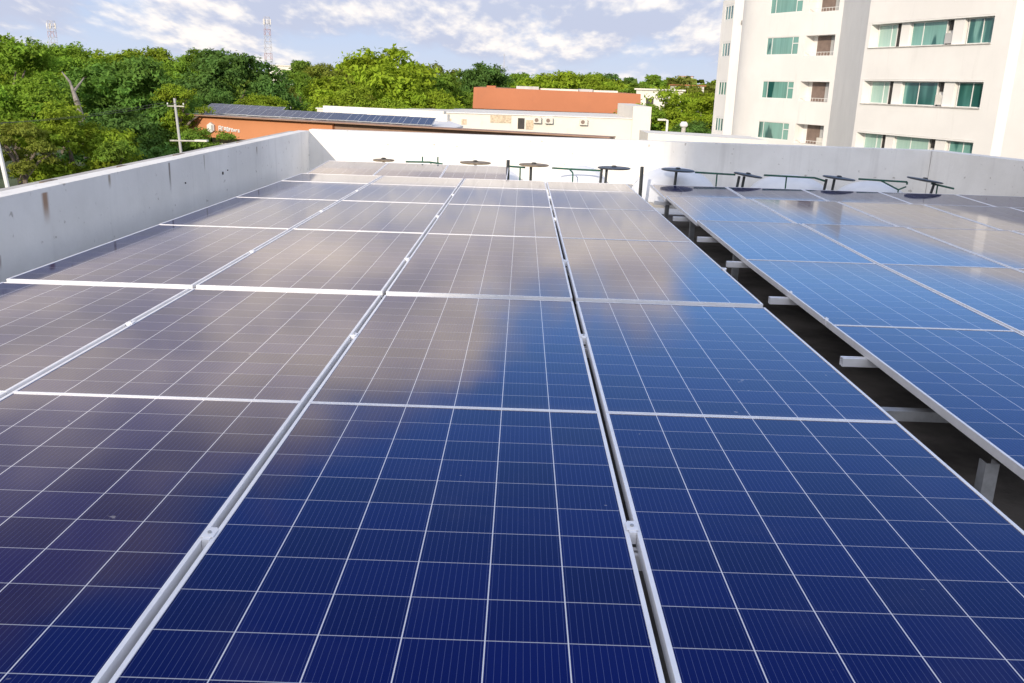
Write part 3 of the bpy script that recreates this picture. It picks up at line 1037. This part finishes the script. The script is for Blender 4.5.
plate('louvre_panel', 490.5, 115.0, 511, 123.0, 'beige')
plate('door', 518, 118, 524.2, 129, 'dark', .05)
plate('hatch', 526, 120, 533, 129.5, 'beige')
for (a, b) in ((533.5, 117), (545, 117.5), (579.5, 119.0)):
    o = plate('air_conditioner', a, b, a + 7.5, b + 6, 'ac', .45)
    x0, z1 = on8(a + 1, b + .8); x1, z0 = on8(a + 5, b + 5)
    bm = bmesh.new(); tube(bm, ((x0 + x1) / 2, Y8 - .46, (z0 + z1) / 2), ((x0 + x1) / 2, Y8 - .451, (z0 + z1) / 2), .17, n=14)
    obj('fan_grille', bm, 'brown', o)
plate('pipe', 539.8, 117, 540.7, 123, 'brown', .08)
plate('window', 461.5, 119, 466.5, 124.5, 'beige', .04)
for xx in (-11.5, -9.8, -7.2):
    bm = bmesh.new(); box(bm, xx, xx + .9, Y8 - .05, Y8 - .004, -3.9, -3.1); obj('window', bm, 'beige', wb)
bm = bmesh.new(); box(bm, -18.1, 9.45, Y8 - .12, Y8 + .3, -2.629, -2.55); obj('roof_edge', bm, 'white_mast', wb)

# orange roofed building behind it
rb = thing('orange_roofed_building', 'white building with a deep terracotta orange roof band behind the white wall', 'building')
bm = bmesh.new(); box(bm, -4.4, 12.0, 101.5, 118, GROUND, -2.6); obj('wall', bm, 'grey_wall', rb)
bm = bmesh.new()
v = []
for (x, y, z) in ((-5.55, 100.0, -2.72), (12.70, 100.0, -2.78), (12.70, 118, -2.78), (-5.55, 118, -2.72),
                  (-5.50, 100.6, -0.50), (12.65, 100.6, -0.66), (12.65, 117.4, -0.66), (-5.50, 117.4, -0.50)):
    v.append(bm.verts.new((x, y, z)))
for f in ((3, 2, 1, 0), (4, 5, 6, 7), (0, 1, 5, 4), (1, 2, 6, 5), (2, 3, 7, 6), (3, 0, 4, 7)):
    bm.faces.new([v[i] for i in f])
obj('roof_band', bm, 'orange_roof', rb)
for (x0, x1, h, m) in ((-4.2, -3.2, .25, 'orange_roof'), (-.9, 1.6, .30, 'grey_sheet'), (1.8, 6.0, .14, 'white_paint'), (6.1, 7.6, .2, 'grey_sheet'), (7.7, 10.4, .12, 'white_paint')):
    bm = bmesh.new(); box(bm, x0, x1, 103, 106, -.62, -.55 + h); obj('roof_sheet', bm, m, rb)
bm = bmesh.new(); box(bm, -1.1, .4, 101.35, 101.499, -3.5, -2.8); obj('dark_window', bm, 'dark', rb)
for xx in (-4.2, 2.5, 5.2, 8.2):
    bm = bmesh.new(); box(bm, xx, xx + 1.9, 101.4, 101.499, -3.3, -2.85); obj('vent_strip', bm, 'brown', rb)

# second low wall behind the far parapet, to the right
bm = bmesh.new()
prism(bm, [(5.47, 40), (10.6, 39.6), (10.6, 43), (5.47, 43)], GROUND, [-1.90, -2.02, -2.02, -1.90])
tag(obj('low_annex', bm, 'white_paint'), 'low cream annex roof just beyond the far parapet, left of the apartment building', 'building')
for (px, h, lab) in ((718, .12, 'left'), (748, .1, 'right')):
    pass


# small houses glimpsed between the trees
def house(px, pytop, Y, w, h, label, roofmat='white_paint', gable=False):
    q = spot(px, pytop, Y)
    t = thing('house', label, 'house', (q.x, Y, GROUND), (0, 0, rnd.uniform(-.3, .3)))
    zt = q.z - GROUND
    bm = bmesh.new(); box(bm, -w / 2, w / 2, 0, 7, 0, zt - (h if gable else .2)); obj('wall', bm, 'white_paint', t)
    bm = bmesh.new()
    if gable:
        a = [bm.verts.new(p_) for p_ in ((-w / 2 - .4, -.4, zt - h), (w / 2 + .4, -.4, zt - h), (0, -.4, zt), (-w / 2 - .4, 7.4, zt - h), (w / 2 + .4, 7.4, zt - h), (0, 7.4, zt))]
        for f in ((0, 1, 2), (5, 4, 3), (0, 2, 5, 3), (1, 4, 5, 2), (0, 3, 4, 1)):
            bm.faces.new([a[i] for i in f])
    else:
        box(bm, -w / 2 - .3, w / 2 + .3, -.3, 7.3, zt - .199, zt)
    obj('roof', bm, roofmat, t)
    for xx in (-w * .28, w * .12):
        bm = bmesh.new(); box(bm, xx, xx + w * .16, -.05, -.003, zt - h - 1.6, zt - h - .5); obj('window', bm, 'dark', t)


house(285, 65, 210, 7, 1.2, 'small white house half hidden right of the dense round tree')
house(301, 66, 230, 7, 1.0, 'low white house on the skyline gap beside the smaller one', 'grey_sheet')
house(263, 88, 118, 5, 1.6, 'little white gabled house glimpsed below the dense round tree', 'concrete', True)
house(660, 89, 130, 6.5, .8, 'pale boxy house peeping over the bright tree beside the orange roof')
house(695, 85, 190, 4.2, .9, 'white house roof glimpsed in the bright trees left of the apartment building', 'orange_roof')
house(686, 76, 420, 6, 2.0, 'far pale block on the horizon left of the apartment building', 'orange_roof')
house(122, 76, 140, 6, .8, 'pale house roof glimpsed amid the dark trees on the left', 'concrete')

# ------------------------------------------------------------------ poles, lamps, masts
def lamp(px, py, Y, arms, label, h=None):
    q = spot(px, py, Y)
    t = thing('street_lamp', label, 'street lamp', (q.x, Y, GROUND))
    H = q.z - GROUND
    bm = bmesh.new(); tube(bm, (0, 0, 0), (0, 0, H), .14, .09); obj('pole', bm, 'white_mast', t)
    for (dx, dz) in arms:
        bm = bmesh.new(); tube(bm, (0, 0, H - .05), (dx, 0, H + dz), .07, .05); obj('arm', bm, 'white_mast', t)
        bm = bmesh.new(); sg = 1 if dx > 0 else -1
        box(bm, min(dx, dx + sg * .6), max(dx, dx + sg * .6), -.15, .15, H + dz - .06, H + dz + .08); obj('lamp_head', bm, 'ac', t)
    return t


lamp(281, 85, 108, [(-1.1, .25), (.8, .12)], 'double-armed white street lamp before the trees above the orange fascia')
lamp(290, 96, 112, [(-.5, .1)], 'small white lamp right of the double-armed street lamp')
lamp(667.5, 120, 72, [(-.16, .0)], 'white post lamp standing in the bright trees left of the apartment building')
q = spot(684, 123, 74)
t = thing('chimney_post', 'short pale post with a round top by the dark foliage near the apartment building', 'post', (q.x, 74, GROUND))
bm = bmesh.new(); tube(bm, (0, 0, 0), (0, 0, q.z - GROUND - .4), .17); obj('post', bm, 'concrete', t)
bm = bmesh.new(); lathe(bm, [(.1, 0), (.3, .15), (.33, .3), (.2, .5)], 12, Matrix.Translation((0, 0, q.z - GROUND - .4))); obj('cap', bm, 'white_mast', t)
# utility pole with cross-arms, leaning a little
p0, p1 = spot(181, 152, 38), spot(169, 98, 38)
t = thing('utility_pole', 'concrete utility pole with two cross arms beyond the left parapet', 'utility pole', (p0.x, 38, GROUND))
dirv = (p1 - p0) / (p1.z - p0.z)
off = lambda z: Vector(((z - p0.z) * dirv.x * .35, 0, z - GROUND))
bm = bmesh.new(); tube(bm, off(GROUND), off(p1.z), .085, .05); obj('pole', bm, 'grey_wall', t)
bm = bmesh.new(); c = off(-1.33); box(bm, -.33, .37, -.03, .03, c.z - .025, c.z + .02, Matrix.Translation((c.x, 0, 0))); obj('cross_arm', bm, 'concrete', t)
for dx in (-.32, .0, .34):
    bm = bmesh.new(); tube(bm, (c.x + dx, 0, c.z + .06), (c.x + dx, 0, c.z + .13), .025); obj('insulator', bm, 'white_mast', t)
bm = bmesh.new(); c = off(-2.76); tube(bm, (c.x - .4, 0, c.z + .02), (c.x + 1.0, -.1, c.z + .05), .035, .03); obj('lamp_arm', bm, 'concrete', t)
bm = bmesh.new(); box(bm, c.x + .7, c.x + 1.2, -.2, .05, c.z + .03, c.z + .10); obj('lamp_head', bm, 'ac', t)
# left leaning white pole
p0, p1 = spot(7.5, 187, 30), spot(-3, 140, 30)
bm = bmesh.new(); tube(bm, (p1.x, 30, p1.z), (p0.x, 30, p0.z), .07); tube(bm, (p0.x, 30, p0.z), (p0.x + .35, 30, GROUND), .07, .10)
tag(obj('utility_pole', bm, 'white_mast'), 'slim white pole at the left edge of the photo before the bright tree', 'utility pole')
# wires
bm = bmesh.new()
for (dx, zz) in ((-.32, 0), (.34, .02)):
    a = Vector((spot(169, 98, 38).x + .1 + dx, 38, -1.2 + zz)); b = Vector((-34, 33, -1.2 + zz))
    prev = a
    for i in range(1, 13):
        s_ = i / 12
        q = a.lerp(b, s_); q.z -= 1.1 * 4 * s_ * (1 - s_)
        tube(bm, prev, q, .008, n=5, cap=False); prev = q
tag(obj('power_line', bm, 'dark_metal'), 'pair of thin power lines strung left from the concrete utility pole', 'power line')


def mast(px, pytop, pybase, Y, w0, w1, label, bands=True):
    top = spot(px, pytop, Y); base = spot(px, pybase, Y)
    t = thing('antenna_mast', label, 'antenna mast', (base.x, Y, GROUND))
    H = top.z - GROUND
    n = 14
    for bnd in range(n):
        za, zb = H * bnd / n, H * (bnd + 1) / n
        bm = bmesh.new()
        wa = w0 + (w1 - w0) * bnd / n; wb_ = w0 + (w1 - w0) * (bnd + 1) / n
        ca = [Vector((sx * wa / 2, sy * wa / 2, za)) for sx, sy in ((-1, -1), (1, -1), (1, 1), (-1, 1))]
        cb = [Vector((sx * wb_ / 2, sy * wb_ / 2, zb)) for sx, sy in ((-1, -1), (1, -1), (1, 1), (-1, 1))]
        for i in range(4):
            j = (i + 1) % 4
            tube(bm, ca[i], cb[i], .085 if bands else .05, n=5)
            tube(bm, ca[i], cb[j], .05 if bands else .03, n=4)
            tube(bm, cb[i], cb[j], .05 if bands else .03, n=4)
        obj('lattice_section', bm, 'red_paint' if bands and bnd % 4 == 3 else 'mast_grey', t)
    if bands:
        for i in range(5):
            a_ = i * 1.256
            bm = bmesh.new()
            box(bm, -.2, .2, -.15, .15, H - 3.2, H - .9, Matrix.Translation((cos(a_) * w1 * .8, sin(a_) * w1 * .8, 0)))
            obj('antenna_panel', bm, 'grey_sheet', t)
    return t


mast(53, 21, 42, 400, 3.6, 2.2, 'red and white lattice antenna mast above the trees at the far left')
mast(268, 17, 48, 420, 3.6, 2.0, 'taller red and white lattice antenna mast above the round dark tree')
mast(504, 54, 70, 500, .9, .5, 'thin distant white mast rising above the tree line mid picture', False)

# ------------------------------------------------------------------ trees
def crown_mesh(seed, n_leaf, size, lobes=26, flat=0.62, spread=1.0, gap=0.0):
    """unit crown (radius 1, centre at origin): leaf faces in clumps on many small boughs"""
    g = np.random.default_rng(seed)
    th = g.uniform(0, 2 * pi, lobes)
    cz = g.uniform(-0.75, 0.95, lobes)
    rr = np.sqrt(np.clip(1 - (cz * .95) ** 2, 0.05, 1)) * g.uniform(.35, .88, lobes)
    cen = np.stack([rr * np.cos(th) * spread, rr * np.sin(th) * spread, cz * flat], 1)
    rad = g.uniform(.17, .36, lobes)
    w = rad ** 2; w /= w.sum()
    idx = g.choice(lobes, n_leaf, p=w)
    dirs = g.normal(size=(n_leaf, 3)); dirs /= np.linalg.norm(dirs, axis=1)[:, None]
    dirs[:, 2] = np.where(dirs[:, 2] < -.2, -dirs[:, 2] * .6, dirs[:, 2])
    # ragged clumps: leaves sit on sub-twigs
    tw_n = lobes * 26
    tw_l = g.choice(lobes, tw_n, p=w)
    tw_d = g.normal(size=(tw_n, 3)); tw_d /= np.linalg.norm(tw_d, axis=1)[:, None]
    tw_d[:, 2] = np.where(tw_d[:, 2] < -.3, -tw_d[:, 2], tw_d[:, 2])
    tw_r = g.uniform(.55, 1.18, tw_n)
    twp = cen[tw_l] + tw_d * (rad[tw_l] * tw_r)[:, None] * np.array([1, 1, .75])
    ti = g.integers(0, tw_n, n_leaf)
    pos = twp[ti] + g.normal(size=(n_leaf, 3)) * .045 * np.array([1.2, 1.2, .6])
    nrm = tw_d[ti] * .7 + g.normal(size=(n_leaf, 3)) * .55 + np.array([0, 0, .45])
    nrm /= np.linalg.norm(nrm, axis=1)[:, None]
    a = np.cross(nrm, g.normal(size=(n_leaf, 3))); a /= np.linalg.norm(a, axis=1)[:, None]
    b = np.cross(nrm, a)
    s = size * g.uniform(.6, 1.35, n_leaf)[:, None]
    P = np.empty((n_leaf, 4, 3))
    P[:, 0] = pos - a * s; P[:, 1] = pos - b * s * .45 + nrm * s * .12
    P[:, 2] = pos + a * s; P[:, 3] = pos + b * s * .45 + nrm * s * .12
    me = bpy.data.meshes.new('crown')
    me.vertices.add(n_leaf * 4); me.loops.add(n_leaf * 4); me.polygons.add(n_leaf)
    me.vertices.foreach_set('co', P.reshape(-1))
    me.loops.foreach_set('vertex_index', np.arange(n_leaf * 4))
    me.polygons.foreach_set('loop_start', np.arange(n_leaf) * 4)
    me.polygons.foreach_set('loop_total', np.full(n_leaf, 4))
    me.update(calc_edges=True)
    me.materials.append(MAT['leaf'])
    return me, cen


def trunk_mesh(seed, cen, flat=1.0):
    """unit trunk from z=-1 (root) up into the crown: bole and limbs; scaled per tree"""
    g = random.Random(seed)
    bm = bmesh.new()
    base = Vector((0, 0, -3.2)); fork = Vector((g.uniform(-.08, .08), g.uniform(-.08, .08), -.55))
    mid = base.lerp(fork, .5) + Vector((g.uniform(-.08, .08), g.uniform(-.05, .05), 0))
    tube(bm, base, mid, .105, .085); tube(bm, mid, fork, .085, .07)
    for c in list(cen)[:9]:
        c = Vector(c)
        m_ = fork.lerp(c, .5) + Vector((0, 0, .08))
        tube(bm, fork, m_, .045, .03, n=6); tube(bm, m_, c, .03, .012, n=6)
    return mesh_of('trunk', bm, 'bark')


CR = []
for i in range(3):
    me, cen = crown_mesh(100 + i, 26000, .034, 30, .72)
    CR.append((me, trunk_mesh(i, cen)))
CR_WIDE = []
for i in range(2):
    me, cen = crown_mesh(200 + i, 22000, .034, 24, .42, 1.0)
    CR_WIDE.append((me, trunk_mesh(20 + i, cen)))
CR_SPARSE = []
for i in range(2):
    me, cen = crown_mesh(300 + i, 9000, .040, 20, .72)
    CR_SPARSE.append((me, trunk_mesh(40 + i, cen)))
CR_FAR = [crown_mesh(400 + i, 5200, .062, 20, .62)[0] for i in range(4)]

BRIGHT = (0.250, 0.345, 0.034)
MIDG = (0.195, 0.315, 0.042)
DARKG = (0.120, 0.225, 0.050)
OLIVE = (0.200, 0.235, 0.045)


def tree(px, pytop, width, Y, col, label, kind='n', vi=0, flat=.72, cy=None):
    R = width / 2 / FPX * Y
    top = spot(px, pytop, Y)
    src = {'n': CR, 'w': CR_WIDE, 's': CR_SPARSE}[kind]
    cm, tm = src[vi % len(src)]
    fl = .42 if kind == 'w' else .72
    zc = top.z - R * (fl + .20)
    t = thing('tree', label, 'tree', (top.x, Y, GROUND), (0, 0, rnd.uniform(0, 6.28)), 'trees around the roof')
    c = obj('crown', cm, parent=t)
    c.location = (0, 0, zc - GROUND); c.scale = (R, R, R)
    j = rnd.uniform(.88, 1.12)
    c.color = (col[0] * j, col[1] * j, col[2], 1)
    k_ = obj('trunk', tm, parent=t)
    hz = (zc - GROUND) / 3.2
    k_.location = (0, 0, zc - GROUND); k_.scale = (R, R, max(hz, .3))
    return t


TREES = [
    (66, 96, 118, 45, BRIGHT, 'bright yellow-green tree nearest the left parapet', 'n', 0),
    (108, 140, 70, 44, MIDG, 'low shrubby tree just over the parapet, right of the brightest tree', 's', 0),
    (18, 118, 70, 41, OLIVE, 'thin brownish tree behind the slim white pole at the left edge', 's', 1),
    (118, 50, 150, 62, DARKG, 'dark spreading tree with a pale grey leaning trunk', 'n', 1),
    (6, 37, 120, 66, MIDG, 'tall green tree cut off by the left edge of the photo', 'n', 2),
    (58, 46, 96, 76, MIDG, 'green tree below the left antenna mast', 'w', 0),
    (20, 76, 110, 58, MIDG, 'layered tree crown in the middle of the left edge', 'w', 1),
    (88, 46, 90, 95, BRIGHT, 'light green tree right of the left antenna mast', 'n', 0),
    (138, 43, 90, 112, BRIGHT, 'light green tree top on the left skyline', 'n', 1),
    (168, 62, 90, 96, MIDG, 'mid green tree behind the utility pole', 'w', 0),
    (150, 80, 120, 74, DARKG, 'flat-topped dark tree left of the utility pole', 'w', 1),
    (176, 84, 60, 60, BRIGHT, 'small light green tree directly behind the utility pole top', 's', 0),
    (128, 108, 130, 54, DARKG, 'dark low tree mass beyond the parapet left of the utility pole', 'n', 2),
    (200, 50, 70, 130, MIDG, 'green tree on the skyline left of the dense round tree', 'n', 2),
    (235, 45, 122, 92, DARKG, 'dense round dark green tree left of centre', 'n', 1),
    (222, 84, 90, 78, DARKG, 'dark tree directly behind the left end of the orange fascia', 'n', 0),
    (258, 96, 60, 86, BRIGHT, 'low light green tree above the roof panels', 'w', 0),
    (205, 124, 70, 56, MIDG, 'low green tree below the end of the orange fascia', 's', 1),
    (322, 76, 90, 100, BRIGHT, 'light green tree with reddish tint above the roof panels', 's', 0),
    (330, 60, 56, 150, OLIVE, 'thin olive tree standing in the skyline gap', 's', 1),
    (300, 73, 54, 140, MIDG, 'green tree below the two small white houses on the skyline', 'n', 2),
    (278, 80, 44, 125, OLIVE, 'olive tree behind the double-armed street lamp', 'n', 0),
    (385, 50, 150, 96, BRIGHT, 'largest bright green tree above the orange fascia roof', 'n', 2),
    (355, 78, 90, 88, BRIGHT, 'bright tree in front of the left flank of the largest bright tree', 'n', 0),
    (438, 66, 90, 106, MIDG, 'green tree right of the largest bright tree', 'n', 1),
    (425, 86, 70, 92, BRIGHT, 'bright low tree beside the white roof upstand', 'w', 1),
    (482, 64, 80, 132, DARKG, 'dark green tree behind the left corner of the terracotta roof', 'n', 2),
    (462, 92, 50, 104, MIDG, 'small tree left of the terracotta roof corner', 'n', 0),
    (550, 67, 92, 160, BRIGHT, 'bright tree above the middle of the terracotta roof', 'n', 1),
    (592, 75, 60, 175, BRIGHT, 'lower bright tree above the terracotta roof, right of the middle', 'w', 0),
    (682, 82, 116, 98, BRIGHT, 'wide bright green tree left of the apartment building', 'n', 0),
    (706, 94, 70, 90, BRIGHT, 'yellow-green tree touching the left edge of the apartment building', 'n', 2),
    (650, 104, 50, 92, MIDG, 'green tree beside the white stair block', 's', 0),
    (694, 118, 70, 86, DARKG, 'dark low tree in front of the apartment building corner', 'n', 1),
    (640, 84, 60, 150, MIDG, 'green tree behind the right end of the terracotta roof', 'n', 2),
]
for a in TREES:
    tree(*a)
# the same woods go on beyond the left edge of the photo
for i in range(22):
    Y = rnd.uniform(22, 110)
    X = -(0.62 * Y + rnd.uniform(6, 12) + rnd.uniform(0, 1) * Y * .9)
    R_ = rnd.uniform(3.5, 6.5)
    cm, tm = (CR + CR_WIDE)[i % 5]
    zc = rnd.uniform(-4.5, -1.5)
    t = thing('tree', 'green tree in the woods beyond the left edge of the photo', 'tree', (X, Y, GROUND), (0, 0, rnd.uniform(0, 6.28)), 'woods beyond the left edge')
    c = obj('crown', cm, parent=t); c.location = (0, 0, zc - GROUND); c.scale = (R_, R_, R_)
    q_ = rnd.choice((BRIGHT, MIDG, DARKG)); c.color = (q_[0], q_[1], q_[2], 1)
    k_ = obj('trunk', tm, parent=t); k_.location = (0, 0, zc - GROUND); k_.scale = (R_, R_, max((zc - GROUND) / 3.2, .3))
# pale leaning trunk in the dark left tree
bm = bmesh.new()
pa, pb, pc = spot(83, 124, 56.5), spot(77, 102, 56.5), spot(70, 82, 57.5)
tube(bm, pa, pb, .22, .17); tube(bm, pb, pc, .17, .06)
tube(bm, pb.lerp(pc, .5), spot(84, 78, 58), .09, .04); tube(bm, pc, spot(62, 72, 58.5), .08, .03); tube(bm, (pa.x + .5, 56.5, GROUND), pa, .32, .26)
tag(obj('dead_trunk', bm, 'grey_bark_pale'), 'pale bare leaning trunk standing before the dark spreading tree', 'tree trunk')

# far single trees up to the skyline
spots_far = []
for i in range(150):
    Y = 170 * (1 + 3.0 * (i / 150) ** 1.3)
    px = rnd.uniform(-40, 735)
    spots_far.append((px, Y))
for i, (px, Y) in enumerate(spots_far):
    R = rnd.uniform(4.0, 7.5)
    q = spot(px, 80, Y)
    zt = rnd.uniform(-2.5, 3.2) + (1.5 if px < 260 else 0) + (Y - 170) * .004
    o = bpy.data.objects.new('tree', CR_FAR[i % 4])
    COL.objects.link(o)
    o.location = (q.x, Y, zt - R * .75); o.scale = (R, R, R * rnd.uniform(.85, 1.2))
    o.rotation_euler = (0, 0, rnd.uniform(0, 6.28))
    c = rnd.choice((BRIGHT, MIDG, MIDG, DARKG, OLIVE)); j = rnd.uniform(.8, 1.15)
    o.color = (c[0] * j, c[1] * j, c[2], 1)
    tag(o, 'small distant green tree crown in the far woods below the skyline', 'tree', 'far trees below the skyline')

# the woods beyond, read as one mass
g = np.random.default_rng(5)
n_cl = 5200
yy = 260 + 1900 * g.uniform(0, 1, n_cl) ** 1.8
xx = g.uniform(-.75, .45, n_cl) * yy
rr = g.uniform(4, 8, n_cl) * (1 + yy / 2200)
zt = g.normal(-2.2, 1.6, n_cl) + 0.0035 * (yy - 260)
per = 26
idx = np.repeat(np.arange(n_cl), per)
dirs = g.normal(size=(n_cl * per, 3)); dirs /= np.linalg.norm(dirs, axis=1)[:, None]
dirs[:, 2] = np.abs(dirs[:, 2])
pos = np.stack([xx[idx], yy[idx], zt[idx] - rr[idx] * .7], 1) + dirs * (rr[idx] * g.uniform(.7, 1.08, n_cl * per))[:, None] * np.array([1, 1, .7])
nrm = dirs + g.normal(size=dirs.shape) * .4; nrm /= np.linalg.norm(nrm, axis=1)[:, None]
a = np.cross(nrm, g.normal(size=dirs.shape)); a /= np.linalg.norm(a, axis=1)[:, None]
b = np.cross(nrm, a)
s = (rr[idx] * .30 * g.uniform(.6, 1.3, len(idx)))[:, None]
P = np.stack([pos - a * s, pos - b * s * .7, pos + a * s, pos + b * s * .7], 1)
me = bpy.data.meshes.new('far_woods')
nf = len(idx)
me.vertices.add(nf * 4); me.loops.add(nf * 4); me.polygons.add(nf)
me.vertices.foreach_set('co', P.reshape(-1)); me.loops.foreach_set('vertex_index', np.arange(nf * 4))
me.polygons.foreach_set('loop_start', np.arange(nf) * 4); me.polygons.foreach_set('loop_total', np.full(nf, 4))
me.update(calc_edges=True)


def woods_mat():
    m, nt, p, o = newmat('far_foliage')
    f = nt.noise(nt.coord('Object'), .05, 5, .65)
    nt.put(p.inputs['Base Color'], nt.mix(nt.step(f, .35, .65), (.080, .135, .032, 1), (.170, .235, .040, 1)))
    p.inputs['Roughness'].default_value = 1.0
    p.inputs['Specular IOR Level'].default_value = 0.0
    return m


me.materials.append(woods_mat())
o = bpy.data.objects.new('far_woods', me); COL.objects.link(o)
tag(o, 'far green woods stretching to the horizon', 'woods', kind='stuff')
